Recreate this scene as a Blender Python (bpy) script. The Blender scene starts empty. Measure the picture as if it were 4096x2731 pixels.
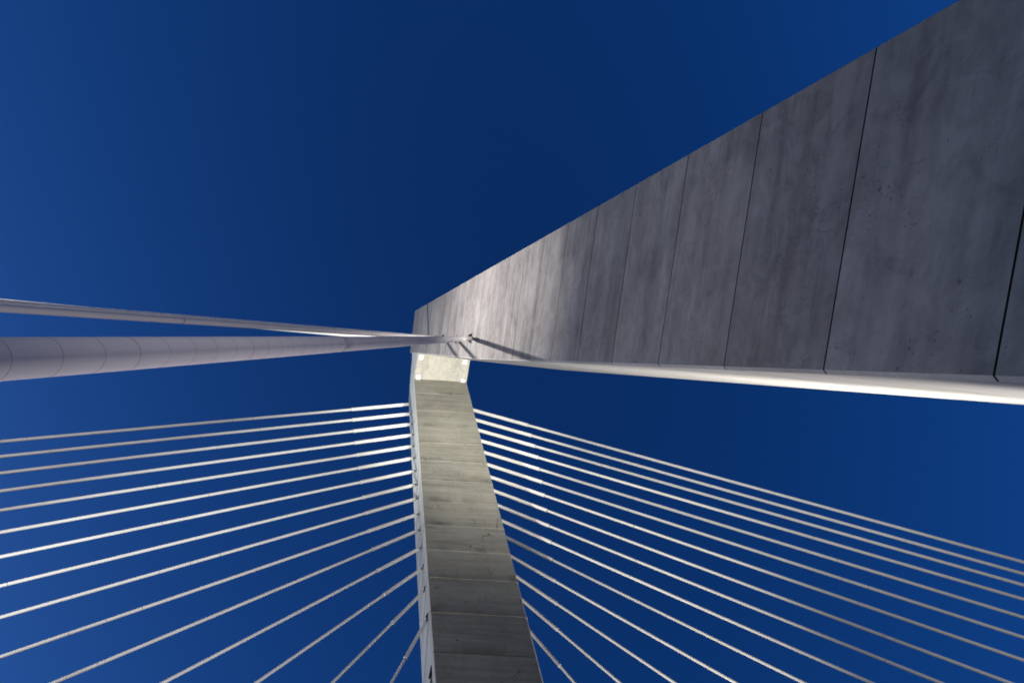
import bpy, bmesh, math, random
from mathutils import Vector, Matrix
random.seed(11)
C = bpy.context.scene.collection
V = Vector
rad = math.radians

# ------------------------------------------------------------------ helpers
def put(name, mesh, mats=(), parent=None):
    o = bpy.data.objects.new(name, mesh)
    C.objects.link(o)
    for m in mats: mesh.materials.append(m)
    if parent is not None: o.parent = parent
    return o

def empty(name, loc=(0, 0, 0)):
    o = bpy.data.objects.new(name, None)
    C.objects.link(o)
    o.location = loc
    return o

def tag(o, label=None, cat=None, group=None, kind=None):
    if label: o['label'] = label
    if cat: o['category'] = cat
    if group: o['group'] = group
    if kind: o['kind'] = kind
    return o

def mesh_from(verts, faces, name, smooth=False, mat_idx=None):
    me = bpy.data.meshes.new(name)
    me.from_pydata([tuple(v) for v in verts], [], faces)
    if smooth:
        me.polygons.foreach_set('use_smooth', [True] * len(me.polygons))
    if mat_idx:
        me.polygons.foreach_set('material_index', mat_idx)
    me.update()
    return me

def fix_normals(me):
    bm = bmesh.new(); bm.from_mesh(me)
    bmesh.ops.recalc_face_normals(bm, faces=bm.faces)
    bm.to_mesh(me); bm.free(); me.update()

def frame(d):
    d = d.normalized()
    a = V((0, 1, 0)).cross(d)
    if a.length < 1e-3: a = V((1, 0, 0)).cross(d)
    a.normalize()
    return d, a, d.cross(a)

class Tube:
    """rings of one surface of revolution about a straight axis"""
    def __init__(self, n=24): self.n = n; self.v = []; self.f = []; self.m = []
    def lathe(self, p0, d, prof, cap0=True, cap1=True, mats=None):
        # prof: list of (distance along axis, radius); mats: one index per band
        d, a, b = frame(d); n = self.n; base = len(self.v)
        p2, m2 = [prof[0]], []                      # long bands are split every 1.5 m
        for i in range(1, len(prof)):
            (s0, r0), (s1, r1) = prof[i-1], prof[i]
            q = max(1, int(abs(s1 - s0) / 1.5))
            for j in range(1, q + 1):
                p2.append((s0 + (s1 - s0) * j / q, r0 + (r1 - r0) * j / q)); m2.append(mats[i-1] if mats else 0)
        prof = p2; mats = m2 if mats else None
        for (s, r) in prof:
            c = p0 + d * s
            for k in range(n):
                t = 2 * math.pi * k / n
                self.v.append(c + a * (r * math.cos(t)) + b * (r * math.sin(t)))
        for i in range(len(prof) - 1):
            for k in range(n):
                k2 = (k + 1) % n
                self.f.append((base + i*n + k, base + i*n + k2, base + (i+1)*n + k2, base + (i+1)*n + k))
                self.m.append(mats[i] if mats else 0)
        if cap0: self.f.append(tuple(base + k for k in range(n))[::-1]); self.m.append(mats[0] if mats else 0)
        if cap1: self.f.append(tuple(base + (len(prof)-1)*n + k for k in range(n))); self.m.append(mats[-1] if mats else 0)
        return self
    def build(self, name, mats, parent, angle=35):
        me = mesh_from(self.v, self.f, name, True, self.m)
        fix_normals(me)
        try: me.set_sharp_from_angle(angle=rad(angle))
        except Exception: pass
        return put(name, me, mats, parent)

# ------------------------------------------------------------------ materials
def newmat(name):
    m = bpy.data.materials.new(name); m.use_nodes = True
    nt = m.node_tree
    return m, nt, nt.nodes['Principled BSDF']

class N:
    def __init__(self, nt): self.nt = nt
    def node(self, t, **kw):
        n = self.nt.nodes.new(t)
        for k, v in kw.items(): setattr(n, k, v)
        return n
    def link(self, a, b): self.nt.links.new(a, b)
    def math(self, op, a, b=None, c=None, clamp=False):
        n = self.node('ShaderNodeMath', operation=op); n.use_clamp = clamp
        for i, x in enumerate((a, b, c)):
            if x is None: continue
            if isinstance(x, (int, float)): n.inputs[i].default_value = x
            else: self.link(x, n.inputs[i])
        return n.outputs[0]
    def remap(self, x, a, b, c, d, smooth=True):
        n = self.node('ShaderNodeMapRange')
        if smooth: n.interpolation_type = 'SMOOTHSTEP'
        self.link(x, n.inputs[0])
        for i, v in enumerate((a, b, c, d)): n.inputs[i+1].default_value = v
        return n.outputs[0]
    def vmul(self, v, s):
        n = self.node('ShaderNodeVectorMath', operation='MULTIPLY'); self.link(v, n.inputs[0]); n.inputs[1].default_value = s
        return n.outputs[0]
    def vadd(self, v, w):
        n = self.node('ShaderNodeVectorMath', operation='ADD'); self.link(v, n.inputs[0]); self.link(w, n.inputs[1])
        return n.outputs[0]
    def noise(self, v, scale, detail=4, rough=.55, dist=0):
        n = self.node('ShaderNodeTexNoise'); self.link(v, n.inputs['Vector'])
        n.inputs['Scale'].default_value = scale; n.inputs['Detail'].default_value = detail
        n.inputs['Roughness'].default_value = rough; n.inputs['Distortion'].default_value = dist
        return n.outputs['Fac']
    def voro(self, v, scale, feature='F1', rnd=1.0):
        n = self.node('ShaderNodeTexVoronoi', feature=feature); self.link(v, n.inputs['Vector'])
        n.inputs['Scale'].default_value = scale; n.inputs['Randomness'].default_value = rnd
        return n
    def mul(self, *xs):
        r = xs[0]
        for x in xs[1:]: r = self.math('MULTIPLY', r, x)
        return r
    def mix(self, fac, a, b):
        n = self.node('ShaderNodeMix', data_type='RGBA')
        if isinstance(fac, (int, float)): n.inputs[0].default_value = fac
        else: self.link(fac, n.inputs[0])
        for i, x in ((6, a), (7, b)):
            if isinstance(x, tuple): n.inputs[i].default_value = (*x, 1)
            else: self.link(x, n.inputs[i])
        return n.outputs[2]
    def bump(self, h, strength, dist, normal=None):
        n = self.node('ShaderNodeBump'); self.link(h, n.inputs['Height'])
        n.inputs['Strength'].default_value = strength; n.inputs['Distance'].default_value = dist
        if normal is not None: self.link(normal, n.inputs['Normal'])
        return n.outputs[0]

def concrete(name, light, dark, streak=1.0, boards=0.0, holes=1.0, cracks=1.0, blotch=1.0, rough_edge=False, stain=0.0):
    """cast concrete; 'pco' = (metres along the joint, metres up the leg, face number)"""
    m, nt, bs = newmat(name); g = N(nt)
    at = g.node('ShaderNodeAttribute', attribute_name='pco').outputs['Vector']
    tone = g.node('ShaderNodeAttribute', attribute_name='tone').outputs['Fac']
    sx = g.node('ShaderNodeSeparateXYZ'); g.link(at, sx.inputs[0])
    h = sx.outputs['Y']
    # streaks run along the joint, broken up by a slow warp
    warp = g.node('ShaderNodeTexNoise'); g.link(g.vmul(at, (.5, .5, 1)), warp.inputs['Vector']); warp.inputs['Scale'].default_value = 1.3
    aw = g.vadd(at, g.vmul(warp.outputs['Color'], (.0, .16, .0)))
    s1 = g.noise(g.vmul(aw, (.10, 1.5, 1)), 1.0, 5, .6)
    s2 = g.noise(g.vmul(aw, (.35, 6.0, 1)), 1.0, 4, .6)
    bl = g.noise(g.vmul(at, (1, 1.2, 1)), .55, 8, .62, .6)
    b2 = g.noise(g.vmul(at, (1, 1.4, 1)), 2.1, 8, .68, 1.1)
    fine = g.noise(at, 22, 6, .7)
    val = g.math('MULTIPLY_ADD', g.math('SUBTRACT', s1, .5), 1.5 * streak, .5)
    val = g.math('MULTIPLY_ADD', g.math('SUBTRACT', s2, .5), 1.1 * streak, val)
    val = g.math('MULTIPLY_ADD', g.math('SUBTRACT', bl, .5), 1.3 * blotch, val)
    val = g.math('MULTIPLY_ADD', g.math('SUBTRACT', b2, .5), 1.25 * blotch, val)
    val = g.math('MULTIPLY_ADD', g.math('SUBTRACT', fine, .5), .35, val)
    val = g.math('ADD', val, tone, clamp=True)
    col = g.mix(val, dark, light)
    if stain:
        ab = g.node('ShaderNodeAttribute', attribute_name='above').outputs['Fac']
        sn = g.remap(g.noise(g.vmul(at, (.45, .25, 1)), 1.0, 4, .6), .42, .66, .0, 1.0)
        edge = g.math('ADD', ab, g.math('MULTIPLY', g.math('SUBTRACT', g.noise(g.vmul(at, (2.2, .5, 1)), 1.0, 4), .5), .5))
        sm = g.math('MULTIPLY', g.remap(edge, .0, .62, 1, 0), sn)
        col = g.mix(g.math('MULTIPLY', sm, stain), col, tuple(c * .45 for c in dark))
    # cool / warm drift of the cement skin
    hue = g.noise(g.vmul(aw, (.2, .9, 1)), 1.0, 3)
    col = g.mix(g.remap(hue, .38, .66, 0, .35), col, g.mix(val, tuple(c*k for c, k in zip(dark, (1.06, .98, .92))), tuple(c*k for c, k in zip(light, (1.06, .98, .9)))))
    height = g.math('MULTIPLY', fine, .35)
    dirt = None
    def add_dark(mask, amount):
        nonlocal col
        col = g.mix(g.math('MULTIPLY', mask, amount), col, tuple(c * .22 for c in dark))
    if boards:
        # faint lines left by the formwork boards, not everywhere
        ph = g.math('PINGPONG', g.math('ADD', h, g.math('MULTIPLY', g.noise(at, 1.2, 2), .03)), .18)
        ln = g.remap(ph, 0, .010, 1, 0)
        msk = g.remap(g.noise(g.vmul(at, (.5, 3, 1)), 1.3, 3), .48, .62, 0, 1)
        lm = g.mul(ln, msk); add_dark(lm, .5 * boards)
        height = g.math('SUBTRACT', height, g.math('MULTIPLY', lm, 1.5))
    # blow holes
    if holes:
        v = g.voro(g.vmul(at, (.8, 1.15, 1)), 17)
        dens = g.remap(g.noise(at, .9, 3), .5, .68, 0, .20, False)
        r = g.node('ShaderNodeSeparateColor'); g.link(v.outputs['Color'], r.inputs[0])
        rr = g.math('ADD', g.math('MULTIPLY', r.outputs[0], .20), dens)
        hole = g.math('MULTIPLY', g.math('LESS_THAN', v.outputs['Distance'], g.math('SUBTRACT', rr, .13)), .9)
        add_dark(hole, .85 * holes)
        v2 = g.voro(g.vmul(at, (.75, 1.35, 1)), 1.25)
        r2 = g.node('ShaderNodeSeparateColor'); g.link(v2.outputs['Color'], r2.inputs[0])
        big = g.math('LESS_THAN', g.math('ADD', v2.outputs['Distance'], g.math('MULTIPLY', g.noise(at, 9, 3), .06)),
                     g.math('MULTIPLY', g.remap(r2.outputs[0], .55, 1, 0, .085, False), 1.0))
        add_dark(big, .62 * holes)
        height = g.math('SUBTRACT', height, g.math('ADD', hole, g.math('MULTIPLY', big, 1.2)))
    if cracks:
        wv = g.node('ShaderNodeTexNoise'); g.link(at, wv.inputs['Vector']); wv.inputs['Scale'].default_value = 2.5; wv.inputs['Detail'].default_value = 5
        cv = g.vadd(g.vmul(at, (1.5, .7, 1)), g.vmul(wv.outputs['Color'], (.45, .45, 0)))
        cr = g.voro(cv, .95, 'DISTANCE_TO_EDGE')
        lw = g.remap(g.noise(at, 4.0, 4, .7), .42, .78, 0.0, .030, False)
        ln = g.math('LESS_THAN', cr.outputs['Distance'], lw)
        msk = g.remap(g.noise(g.vmul(at, (1, .8, 1)), .85, 3), .50, .60, 0, 1)
        cm = g.mul(ln, msk); add_dark(cm, .8 * cracks)
        height = g.math('SUBTRACT', height, cm)
    g.link(col, bs.inputs['Base Color'])
    bs.inputs['Roughness'].default_value = .8
    bs.inputs['Specular IOR Level'].default_value = .25
    nrm = g.bump(height, .55, .02)
    if rough_edge:
        nrm = g.bump(g.noise(at, 45, 6, .75), 1.0, .03, nrm)
    g.link(nrm, bs.inputs['Normal'])
    return m

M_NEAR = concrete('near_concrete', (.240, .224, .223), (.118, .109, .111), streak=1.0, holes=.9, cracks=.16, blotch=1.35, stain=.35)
M_INNER_LIT = concrete('smooth_lit_inner_concrete', (.40, .39, .372), (.29, .282, .268), streak=.5, holes=.3, cracks=.2, blotch=.5)  # near leg's concrete made paler so the inner face looks strongly lit
M_EDGE = concrete('chipped_lit_edge_concrete', (.52, .50, .48), (.27, .26, .25), streak=.2, holes=0, cracks=0, blotch=.8, rough_edge=True)  # chipped corner, its colour lightened because the lamps miss this facet
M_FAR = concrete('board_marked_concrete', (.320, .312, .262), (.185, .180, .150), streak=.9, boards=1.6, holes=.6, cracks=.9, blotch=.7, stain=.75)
M_SIDE_LIT = concrete('lit_side_concrete', (.47, .48, .465), (.33, .335, .33), streak=.7, boards=.4, holes=.3, cracks=.3, blotch=.6)  # same concrete with raised colour, so the sides look floodlit
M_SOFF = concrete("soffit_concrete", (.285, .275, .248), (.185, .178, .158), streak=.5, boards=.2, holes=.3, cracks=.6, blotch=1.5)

def paint(name, col, rough=.42, dirt=.12, bump=True):
    m, nt, bs = newmat(name); g = N(nt)
    tc = g.node('ShaderNodeTexCoord').outputs['Object']
    n = g.noise(tc, 1.7 if bump else .45, 6 if bump else 2, .65 if bump else .5); n2 = g.noise(tc, 14 if bump else 1.6, 4 if bump else 1, .6)
    v = g.math('ADD', g.math('MULTIPLY', n, .7), g.math('MULTIPLY', n2, .3))
    g.link(g.mix(g.remap(v, .35, .72, dirt, 0), col, tuple(c * .55 for c in col)), bs.inputs['Base Color'])
    bs.inputs['Roughness'].default_value = rough
    bs.inputs['Specular IOR Level'].default_value = .35
    h = g.math('MULTIPLY', n2, .25)
    if bump: g.link(g.bump(h, .25, .01), bs.inputs['Normal'])
    return m

M_PIPE = paint('white_cable_sheath', (.62, .61, .59), .5, .22, False)
M_SLEEVE = paint('white_sleeve_paint', (.69, .675, .65), .45, .10, False)
M_STAY = paint('pale_stay_sheath', (.66, .64, .64), .5, .25, False)
M_SEAM_PALE = paint('pale_sheath_seam', (.26, .25, .26), .7)
M_BRIGHT = paint('bright_strand_sheath', (.80, .80, .77), .45)
M_SEAM = paint('dark_sheath_seam', (.16, .16, .165), .7)
M_BLACK = paint('black_collar_and_hole_shade', (.012, .012, .013), .9)  # black collar colour; also paints the shade inside the anchor holes
M_STEEL = paint('grey_collar_steel', (.05, .05, .055), .6)
M_JOINT = paint('black_joint_faces', (.012, .012, .013), .95)  # near-black colour on the groove faces
M_PLATE = paint('white_plate_paint', (.82, .82, .79), .5, .05)

# ------------------------------------------------------------------ pylon legs: stacked pours with real open joints
def make_leg(name, corners, levels, face_mat, mats, parent, gap=.020, inset=.040, tone=.16, fins=False):
    """corners(z) -> list of points round the section at that height (same count everywhere)."""
    k = len(corners(levels[0])); verts = []; faces = []; mi = []; pco = []; tones = []
    def ring(z, ins=0.0):
        p = corners(z)
        if ins:
            c = sum(p, V()) / len(p)
            p = [q + (c - q).normalized() * ins * 1.35 for q in p]
        i = len(verts); verts.extend(p); return i
    def run(p):
        s = [0.0]
        for j in range(len(p)): s.append(s[-1] + (p[(j+1) % len(p)] - p[j]).length)
        return s
    def band(i0, z0, i1, z1, t, groove=False):
        s0 = run(verts[i0:i0+k]); s1 = run(verts[i1:i1+k])
        for j in range(k):
            j2 = (j + 1) % k
            faces.append((i0+j, i0+j2, i1+j2, i1+j)); mi.append(len(mats)-1 if groove else face_mat[j])
            pco.append(((s0[j], z0, j*17.3), (s0[j+1], z0, j*17.3), (s1[j+1], z1, j*17.3), (s1[j], z1, j*17.3)))
            tones.append(t + (random.random()-.5) * .03)
    prev = None
    for a, b in zip(levels[:-1], levels[1:]):
        z0, z1 = a + gap/2, b - gap/2
        i0 = ring(z0)
        if prev is None:
            faces.append(tuple(range(i0, i0+k))[::-1]); mi.append(0); pco.append(tuple((v.x, v.y, 3) for v in verts[i0:i0+k])[::-1]); tones.append(0)
        else:
            # an open joint, or (far leg) often a thin grout fin standing proud of the boards
            d = -.016 if fins and random.random() < .6 else inset
            ia = ring(prev[1], d); ib = ring(z0, d)
            band(prev[0], prev[1], ia, prev[1] + .01, -.2, True); band(ia, prev[1], ib, z0, -.2, True); band(ib, z0, i0, z0 + .01, -.2, True)
        # a pour is cut into a few strips so its face can wander by a few millimetres
        t = (random.random() - .5) * 2 * tone
        i1 = ring(z1); band(i0, z0, i1, z1, t)
        prev = (i1, z1)
    faces.append(tuple(range(prev[0], prev[0]+k))); mi.append(0); pco.append(tuple((v.x, v.y, 5) for v in verts[prev[0]:prev[0]+k])); tones.append(0)
    me = mesh_from(verts, faces, name, False, mi)
    la = me.attributes.new('pco', 'FLOAT_VECTOR', 'CORNER')
    la.data.foreach_set('vector', [c for f in pco for p in f for c in p])
    sa = me.attributes.new('above', 'FLOAT', 'CORNER')         # metres above the joint below
    lo = sorted(levels)
    sa.data.foreach_set('value', [p[1] - max([q for q in lo if q <= p[1] + .06 and q <= (min(r[1] for r in f) + .06)] or [p[1]]) for f in pco for p in f])
    ta = me.attributes.new('tone', 'FLOAT', 'FACE'); ta.data.foreach_set('value', tones)
    fix_normals(me)
    return put(name, me, mats, parent)

def drill(o, holes):
    """cut round recesses (centre, direction into the concrete, radius, depth)"""
    t = Tube(24)
    for (c, d, r, dep) in holes:
        t.lathe(c - d.normalized() * .5, d, [(0, r), (.5 + dep, r)])
    me = mesh_from(t.v, t.f, 'cutter'); fix_normals(me)
    cut = put('cutter', me)
    md = o.modifiers.new('holes', 'BOOLEAN'); md.operation = 'DIFFERENCE'; md.solver = 'EXACT'; md.object = cut
    bpy.context.view_layer.update()
    new = bpy.data.meshes.new_from_object(o.evaluated_get(bpy.context.evaluated_depsgraph_get()))
    o.modifiers.clear(); o.data = new
    bpy.data.objects.remove(cut); bpy.data.meshes.remove(me)

D1 = V((-.2013, .1498, 1.0)); U0 = V((4.5515, -3.118, 7.2874)); L0 = V((4.3928, .8387, 7.144))
XD1 = V((.9964, .0321, -.0783)) * 4.0
D2 = V((-.1431, -.2517, 1.0)); BL = V((-3.8282, 8.6138, 47.1692)); BR = V((.344, 8.6352, 46.8535))
W2 = V((4.10, -.14, -.285)); Y2 = V((0, 3.85, .0))
GROUND = -1.6

pylon = empty('bridge_pylon', (5.5, 10.0, GROUND))
tag(pylon, 'pale concrete bridge pylon whose two leaning legs meet at a lit head, seen from below', 'bridge pylon')
pylon_inv = Matrix.Translation(-V(pylon.location))

def near_section(z):
    u = U0 + D1 * (z - U0.z); l = L0 + D1 * (z - U0.z)
    yv = (l - u).normalized(); xv = XD1.normalized()
    if z > 27: l = l - yv * (.24 * (z - 27) / 20)      # the leg narrows a little towards the head
    w = XD1.length
    return [u + xv * .045, u + yv * .045, l - yv * .050, l + xv * .050,
            l + xv * (w - .06), l + xv * w - yv * .06, u + xv * w]
near_levels = [GROUND + .0]
z = 7.2874 - 4 * 1.97
while z < 51: near_levels.append(z); z += 1.97
near_levels.append(52.74)
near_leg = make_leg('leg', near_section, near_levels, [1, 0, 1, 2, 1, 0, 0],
                    [M_NEAR, M_EDGE, M_INNER_LIT, M_JOINT], pylon, gap=.022, tone=.17)
tag(near_leg, 'broad grey near leg with open joints, running off to the upper right')

def far_section(z):
    l = BL + D2 * (z - BL.z)
    r = l + W2; e = .05
    xv = W2.normalized(); yv = Y2.normalized(); X = W2; Y = Y2
    return [l + xv * e, r - xv * e, r + yv * e, r + Y - yv * e, r + Y - xv * e, l + Y + xv * e, l + Y - yv * e,
            l + Y * .22 , l + Y * .2 + xv * .03, l + yv * e]
fr = [.953, .9, .857, .815, .774, .7336, .695, .6557, .619, .583, .543, .5036]
far_levels = sorted([47.17 + (47.4 * f - 47.4) / .954 for f in fr] + [47.17 + 47.4 * .041 * i / .954 for i in (1, 2)] + [51.75]
                    + [47.17 + 47.4 * (.5036 - .0392 * i - 1) / .954 for i in range(1, 13) if 47.17 + 47.4 * (.5036 - .0392 * i - 1) / .954 > GROUND + .8] + [GROUND])
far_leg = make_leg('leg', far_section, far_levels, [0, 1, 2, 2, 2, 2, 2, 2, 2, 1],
                   [M_FAR, M_SIDE_LIT, M_SIDE_LIT, M_FAR], pylon, gap=.034, inset=.045, tone=.17, fins=True)
tag(far_leg, 'slimmer far leg with stay cables fanning from both of its sides')

# wedge between the legs under the apex; its flat soffit carries four white plates
def near_in(z):  # inner arris of near leg
    return L0 + D1 * (z - U0.z) - V((0, .24 * max(0, z - 27) / 20, 0))
def far_in(z): return BL + D2 * (z - BL.z)
zb, zt = 47.17, 51.5
def wedge_pts(z):
    a = near_in(z + .0); a.z = z + .14; b = far_in(z)
    a2 = a + V((4.10, .02, -.31)); b2 = b + V((4.10, .0, -.31))
    i = .02
    return [a + V((i, -.30, 0)), b + V((i, .30, 0)), b2 + V((-i, .30, 0)), a2 + V((-i, -.30, 0))]
wv = wedge_pts(zb) + wedge_pts(zt)
wf = [(0, 1, 2, 3), (4, 7, 6, 5), (0, 4, 5, 1), (1, 5, 6, 2), (2, 6, 7, 3), (3, 7, 4, 0)]
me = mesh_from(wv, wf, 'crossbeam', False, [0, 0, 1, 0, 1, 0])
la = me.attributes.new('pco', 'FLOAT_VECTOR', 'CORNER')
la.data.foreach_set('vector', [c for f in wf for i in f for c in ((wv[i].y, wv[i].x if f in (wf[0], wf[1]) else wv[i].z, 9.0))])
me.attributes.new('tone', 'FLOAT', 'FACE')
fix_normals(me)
beam = put('crossbeam', me, [M_SOFF, M_SIDE_LIT], pylon)
A0, B0, B1_, A1 = [V(p) for p in (near_in(zb + .2), far_in(zb), BR, near_in(zb) + V((4.1, 0, -.1)))]
TL, TR, BR_, BL_ = V((-3.7037, 6.70, 47.31)), V((.3505, 6.74, 47.0)), V((.344, 8.6352, 46.8535)), V((-3.8282, 8.6138, 47.1692))
for (uu, vv) in ((.087, .10), (.92, .10), (.087, .91), (.92, .91)):
    c = TL.lerp(TR, uu).lerp(BL_.lerp(BR_, uu), vv)
    ex = (TR - TL).normalized(); ey = (BL_ - TL).normalized(); nz = ex.cross(ey).normalized()
    if nz.z > 0: nz = -nz
    c = c + nz * .0
    hx, hy = .145, .165
    bm = bmesh.new()
    bmesh.ops.create_cube(bm, size=1)
    mt = Matrix((ex, ey, nz)).transposed().to_4x4()
    for v in bm.verts: v.co = c + mt.to_3x3() @ V((v.co.x * 2 * hx, v.co.y * 2 * hy, v.co.z * .12))
    bmesh.ops.bevel(bm, geom=bm.edges[:], offset=.012, segments=1, affect='EDGES')
    me = bpy.data.meshes.new('plate'); bm.to_mesh(me); bm.free()
    put('plate', me, [M_PLATE], beam)

# ------------------------------------------------------------------ cables
LEFT = [((-3.9112, 10.7402, 47.7492), -141.2268), ((-3.6096, 10.9964, 45.6412), -131.6881), ((-3.3317, 11.2843, 43.6989), -121.9939),
        ((-3.0706, 11.5725, 41.8742), -112.5918), ((-2.8705, 11.9593, 40.4756), -103.5075), ((-2.629, 12.233, 38.7876), -93.6816),
        ((-2.3954, 12.5383, 37.155), -84.6009), ((-2.18, 12.8584, 35.6493), -74.74), ((-1.9775, 13.17, 34.2342), -65.9229),
        ((-1.7648, 13.4828, 32.7474), -56.7018), ((-1.5806, 13.828, 31.4601), -47.5865), ((-1.3535, 14.063, 29.8729), -38.738),
        ((-1.1355, 14.3602, 28.3495), -29.7581), ((-.9167, 14.6664, 26.8201), -20.4972), ((-.6569, 14.9589, 25.0039), -10.9859),
        ((-.2457, 15.7006, 22.1303), -2.4)]
RIGHT = [((.2169, 10.684, 47.7414), 122.0078), ((.5268, 10.9549, 45.5755), 118.5626), ((.8029, 11.2395, 43.6462), 116.0012),
         ((1.0632, 11.5264, 41.8265), 111.2381), ((1.2619, 11.9107, 40.4378), 104.0899), ((1.5094, 12.1949, 38.7079), 96.8205),
         ((1.7334, 12.4834, 37.1422), 88.9647), ((1.9503, 12.806, 35.6266), 80.3525), ((2.1588, 13.1282, 34.1694), 73.3308),
         ((2.3621, 13.4244, 32.7487), 65.6743), ((2.5477, 13.7721, 31.4513), 57.9737), ((2.7854, 14.0257, 29.7902), 49.4435),
         ((2.992, 14.3031, 28.3457), 40.8707), ((3.2064, 14.6015, 26.8474), 32.0423), ((3.4809, 14.9196, 24.9291), 23.7065)]
ORD = ['topmost', 'second from top', 'third from top', 'fourth from top', 'fifth from top', 'sixth from top', 'seventh from top',
       'middle, eighth from top,', 'ninth from top', 'tenth from top', 'eleventh from top', 'fifth from bottom',
       'fourth from bottom', 'third from bottom', 'steepest fully seen', 'barely seen lowest']

def stay_cable(P, E, i, side, sleeve_len):
    P = V(P); E = V(E); d = (E - P).normalized(); L = (E - P).length
    t = min(i, 14) / 14
    r1 = (.270 * (1 - t) + .148 * t) / 2; r0 = r1 * .745
    root = empty('stay_cable', E)
    back = V((-E.x, -E.y, -E.z))
    start = .20 if side == 'left' else -.45
    s = Tube(20)
    s.lathe(P + back, d, [(start, r1 * .80), (start + .05, r1 * .96), (start + .10, r1), (sleeve_len - .10, r1), (sleeve_len - .09, r1 * 1.03), (sleeve_len, r1 * 1.03), (sleeve_len, r0 * .9)])
    s.build('sleeve', [M_SLEEVE], root)
    prof = [(-.45, r0 * .8), (start + .02, r0 * .8), (sleeve_len + .002, r0 * .8), (sleeve_len + .002, r0 * .95), (sleeve_len + .03, r0 * .95), (sleeve_len + .03, r0)]; mats = [1, 0, 1, 1, 1]
    rnd = random.Random(100 * i + (7 if side == 'left' else 3))
    sj = sleeve_len + 4 + rnd.random() * 9
    while sj < L - 1:
        w = .018
        prof += [(sj, r0), (sj, r0 * .95), (sj + w, r0 * .95), (sj + w, r0)]; mats += [0, 1, 1, 1]
        sj += 11.8 if rnd.random() > .2 else 1.3
    prof.append((L, r0)); mats.append(0)
    p = Tube(20); p.lathe(P + back, d, prof, mats=mats)
    p.build('pipe', [M_PIPE, M_SEAM], root)
    return root

holes = []
DECK_Y = 24.0
for i, (P, ex) in enumerate(LEFT):
    E = (ex, DECK_Y, GROUND); n = len(LEFT)
    o = stay_cable(P, E, i, 'left', 4.63 + (2.08 - 4.63) * min(i, 14) / 14)
    lab = 'white stay cable, %s of the fan left of the far leg' % ORD[i]
    if i == 15: lab = 'white stay cable with only its top end showing at the bottom edge'
    tag(o, lab, 'cable', 'stay cables fanning left from the far leg')
    d = V(P) - V(E); t = min(i, 14) / 14
    holes.append((V(P), d, .26 * (1 - t) + .145 * t))
for i, (P, ex) in enumerate(RIGHT):
    E = (ex, DECK_Y, GROUND)
    o = stay_cable(P, E, i, 'right', 5.45 + (2.45 - 5.45) * i / 14)
    tag(o, 'white stay cable, %s of the fan right of the far leg' % (ORD[i] if i < 14 else 'steepest, lowest'), 'cable', 'stay cables fanning right from the far leg')

drill(far_leg, [(c, d, r, .55) for c, d, r in holes])
def shade_cup(c, d, r, depth, parent):
    d = d.normalized(); rr = r - .008
    t = Tube(24)
    # open cup, painted black to stand for the shade inside the hole
    t.lathe(c, d, [(.05, rr - .012), (depth - .04, rr - .012)], cap0=False, cap1=True)
    return t.build('hole_shade_cup', [M_BLACK], parent)
for c, d, r in holes: shade_cup(c, d, r, .55, far_leg)

# heavy stays tied to the near leg
def heavy_stay(P, E, r, kind, label):
    P = V(P); E = V(E); d = (E - P).normalized(); L = (E - P).length
    root = empty('backstay', E); back = -E
    if kind == 'strand':
        n = 12; t = Tube(36)
        t.lathe(P + back, d, [(-.3, r * .9), (.3, r * .9), (.32, r), (L, r)])
        # shallow flutes along the bundle
        _, a, b = frame(d)
        for q in range(0, len(t.v)):
            k = q % 36
            if k % 3 == 0:
                c = (P + back) + d * ((t.v[q] - (P + back)).dot(d)); t.v[q] = c + (t.v[q] - c) * .93
        t.build('pipe', [M_BRIGHT], root, 60)
    else:
        # smooth lower rod, a dark rimmed collar, then ringed sheath
        c = Tube(32); c.lathe(P + back, d, [(-.45, r * .74), (1.10, r * .74)]); c.build('rod', [M_STEEL], root)
        k = Tube(32); k.lathe(P + back, d, [(.86, r * .75), (.86, r * 1.10), (1.06, r * 1.10), (1.06, r * .75)], False, False); k.build('collar', [M_BLACK], root)
        prof = [(1.0, r * .5), (1.0, r * .985), (1.1, r), (3.4, r), (3.4, r * 1.025), (3.48, r * 1.025), (3.48, r)]
        mats = [0] * 6
        rr = random.Random(5); s = 4.2; step = .294 if kind == 'near' else .36; j = 0
        while s < L - .1:
            w = .0018 + .0016 * rr.random()
            if kind == 'near':
                if j % 19 == 17:
                    prof += [(s, r), (s + .004, r * 1.03), (s + .03, r * 1.03), (s + .03, r * .975), (s + .037, r * .975), (s + .037, r)]; mats += [0, 0, 0, 1, 1, 1]
                else:
                    sm = 2 if rr.random() < .9 else 1
                    prof += [(s - .03, r * 1.0), (s, r * 1.008), (s + .0005, r * .985), (s + w, r * .985), (s + w, r)]; mats += [0, 0, sm, sm, sm]
            else:
                prof += [(s - .05, r), (s - .01, r * 1.025), (s + .03, r * 1.025), (s + .05, r)]; mats += [0, 0, 0, 0]
                if j % 24 == 9:
                    prof += [(s + .1, r), (s + .1, r * .97), (s + .125, r * .97), (s + .125, r)]; mats += [0, 1, 1, 1]
            s += step; j += 1
        prof.append((L, r)); mats.append(0)
        p = Tube(40); p.lathe(P + back, d, prof, mats=mats[:len(prof) - 1]); p.build('pipe', [M_STAY, M_SEAM, M_SEAM_PALE], root, 50)
    tag(root, label, 'cable', 'heavy stays tied to the near leg')
    return root
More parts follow.
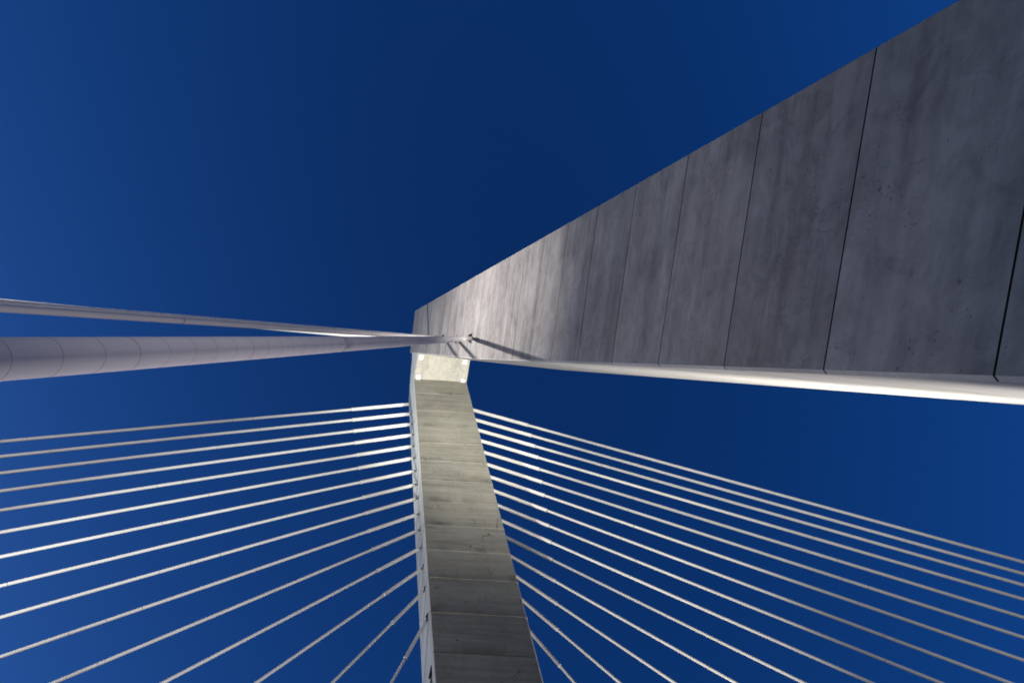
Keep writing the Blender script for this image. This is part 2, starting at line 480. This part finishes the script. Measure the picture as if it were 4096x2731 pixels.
HEAVY = [((.2654, 2.9967, 27.8694), (-2.4128, .1388, GROUND), .097, 'near', 'thickest pale ringed stay pipe, passing close overhead to a dark collar on the near leg'),
         ((-.4561, 3.515, 31.4581), (-17.1314, .0716, GROUND), .090, 'mid', 'slim ringed grey stay pipe, lower front one of the upper left pair'),
         ((-1.3122, 3.9721, 35.7545), (-20.3468, -.0728, GROUND), .090, 'mid', 'slim ringed grey stay pipe with bumpy upper edge, top one at the left edge'),
         ((-2.5561, 4.9991, 41.9092), (-88.7124, -1.0818, GROUND), .170, 'strand', 'bright white fluted stay showing as a sliver beneath the upper grey pair')]
hh = []
for P, E, r, kind, lab in HEAVY:
    heavy_stay(P, E, r, kind, lab)
    hh.append((V(P), V(P) - V(E), .25 if r < .1 else .26))
drill(near_leg, [(c, d, r, .6) for c, d, r in hh])
for c, d, r in hh: shade_cup(c, d, r, .6, near_leg)

# everything of the pylon was built in world space: keep it there under its Empty
for o in (near_leg, far_leg, beam): o.matrix_parent_inverse = pylon_inv

# ------------------------------------------------------------------ ground
m, nt, bs = newmat('ground_asphalt'); g = N(nt)
tc = g.node('ShaderNodeTexCoord').outputs['Object']
g.link(g.mix(g.noise(tc, .4, 8, .6), (.040, .040, .042), (.075, .073, .070)), bs.inputs['Base Color'])
bs.inputs['Roughness'].default_value = .9
gm = mesh_from([(-1500, -1500, GROUND), (1500, -1500, GROUND), (1500, 1500, GROUND), (-1500, 1500, GROUND)], [(0, 1, 2, 3)], 'ground')
tag(put('ground', gm, [m]), 'dark asphalt ground under the bridge', 'ground', kind='structure')

# ------------------------------------------------------------------ sky, floodlights and fill lamps
SC = bpy.context.scene
w = bpy.data.worlds.new('World'); SC.world = w; w.use_nodes = True
nt = w.node_tree; g = N(nt); bg = nt.nodes['Background']
sky = g.node('ShaderNodeTexSky'); sky.sky_type = 'NISHITA'; sky.sun_disc = False
sky.sun_elevation = rad(7); sky.sun_rotation = rad(-72); sky.ozone_density = 7.4; sky.air_density = 1.0; sky.dust_density = 3.0
gm_ = g.node('ShaderNodeGamma'); gm_.inputs[1].default_value = 1.2     # deeper dusk contrast between zenith and horizon
g.link(sky.outputs[0], gm_.inputs[0]); g.link(gm_.outputs[0], bg.inputs['Color'])
bg.inputs['Strength'].default_value = .15

def spot(name, loc, target, power, angle, blend, col, size=.15):
    l = bpy.data.lights.new(name, 'SPOT'); l.energy = power; l.spot_size = rad(angle); l.spot_blend = blend
    l.color = col; l.shadow_soft_size = size
    o = bpy.data.objects.new(name, l); C.objects.link(o); o.location = loc
    o.rotation_euler = (V(target) - V(loc)).to_track_quat('-Z', 'Y').to_euler()
    return o
WARM, COOL, PINK, GREEN = (1.0, .93, .82), (1, .97, .9), (1, .95, .93), (.98, 1, .95)
# floodlights of the bridge and added fill lamps, all standing at deck level outside the picture
spot('tower_flood_and_fill', (-36, -4, 0), (.3, 2.0, 29), 100000, 16, 1, COOL, .3)
spot('tower_flood_and_fill', (-36.4, -4.6, 0), (.6, 1.8, 27.8), 188000, 31, 1, COOL, .6)
spot('tower_flood_and_fill', (-31, -11, 0), (1.3, .8, 21), 12500, 50, 1, (.97, .95, 1), .6)  # added broad fill over the near leg and the stay's shadow
spot('head_floodlight', (9, 1.5, -1.2), (-.9, 7.9, 46.5), 138000, 26, 1, (1, .975, .87))
spot('leg_floodlight', (8.0, 1.6, -1.2), (2, 4.5, 30), 25000, 38, 1, (1, .95, .87))
spot('side_floodlight', (-44, 17, -1.2), (-3.5, 9.5, 43), 170000, 22, 1, GREEN, .5)
spot('fan_floodlight', (-26, -8, -1.2), (-22, 17, 32), 52000, 70, 1, PINK, 1.0)
spot('fan_floodlight', (34, -6, -1.2), (33, 18, 24), 19000, 80, 1, PINK, 1.0)
spot('fan_floodlight', (15, 20.2, -1.2), (7, 15.5, 26), 48000, 50, 1, WARM, 1.0)
spot('fan_floodlight', (-12, 20.2, -1.2), (-4, 15.5, 27), 22000, 50, 1, PINK, 1.0)
spot('stay_fill_lamp', (-1, 12, -1.2), (-1.7, .9, 10), 5000, 80, 1, (1, .89, .91))
spot('stay_fill_lamp', (2.5, -6, -1.3), (-2, 1, 9), 1900, 60, 1, (1, .9, .9), .3)  # added fill, evens out the dark side of the thick stay
spot('stay_fill_lamp', (3, -7, -1.3), (-.3, 2.6, 25), 26000, 15, 1, (1, .95, .93), .3)  # added narrow fill, brightens the stays near the collar

# ------------------------------------------------------------------ camera
cam = bpy.data.cameras.new('camera'); co = bpy.data.objects.new('camera', cam); C.objects.link(co)
cam.sensor_width = 36; cam.lens = 36 * 1400 / 2352; cam.clip_start = .05; cam.clip_end = 5000
right = V((.9937, -.0915, -.0649)); up = V((-.0838, -.9901, .1123)); back = V((-.0745, -.1061, -.9916))
co.matrix_world = Matrix((right, up, back)).transposed().to_4x4()
SC.camera = co
SC.view_settings.view_transform = 'Standard'; SC.view_settings.look = 'None'
SC.view_settings.exposure = 0; SC.view_settings.gamma = 1
SC.render.engine = 'CYCLES'
SC.cycles.use_adaptive_sampling = False      # thin bright cables need every sample
SC.cycles.use_denoising = True
SC.cycles.denoising_input_passes = 'RGB_ALBEDO_NORMAL'
SC.cycles.denoising_prefilter = 'ACCURATE'
SC.cycles.max_bounces = 6
SC.cycles.filter_width = 1.75
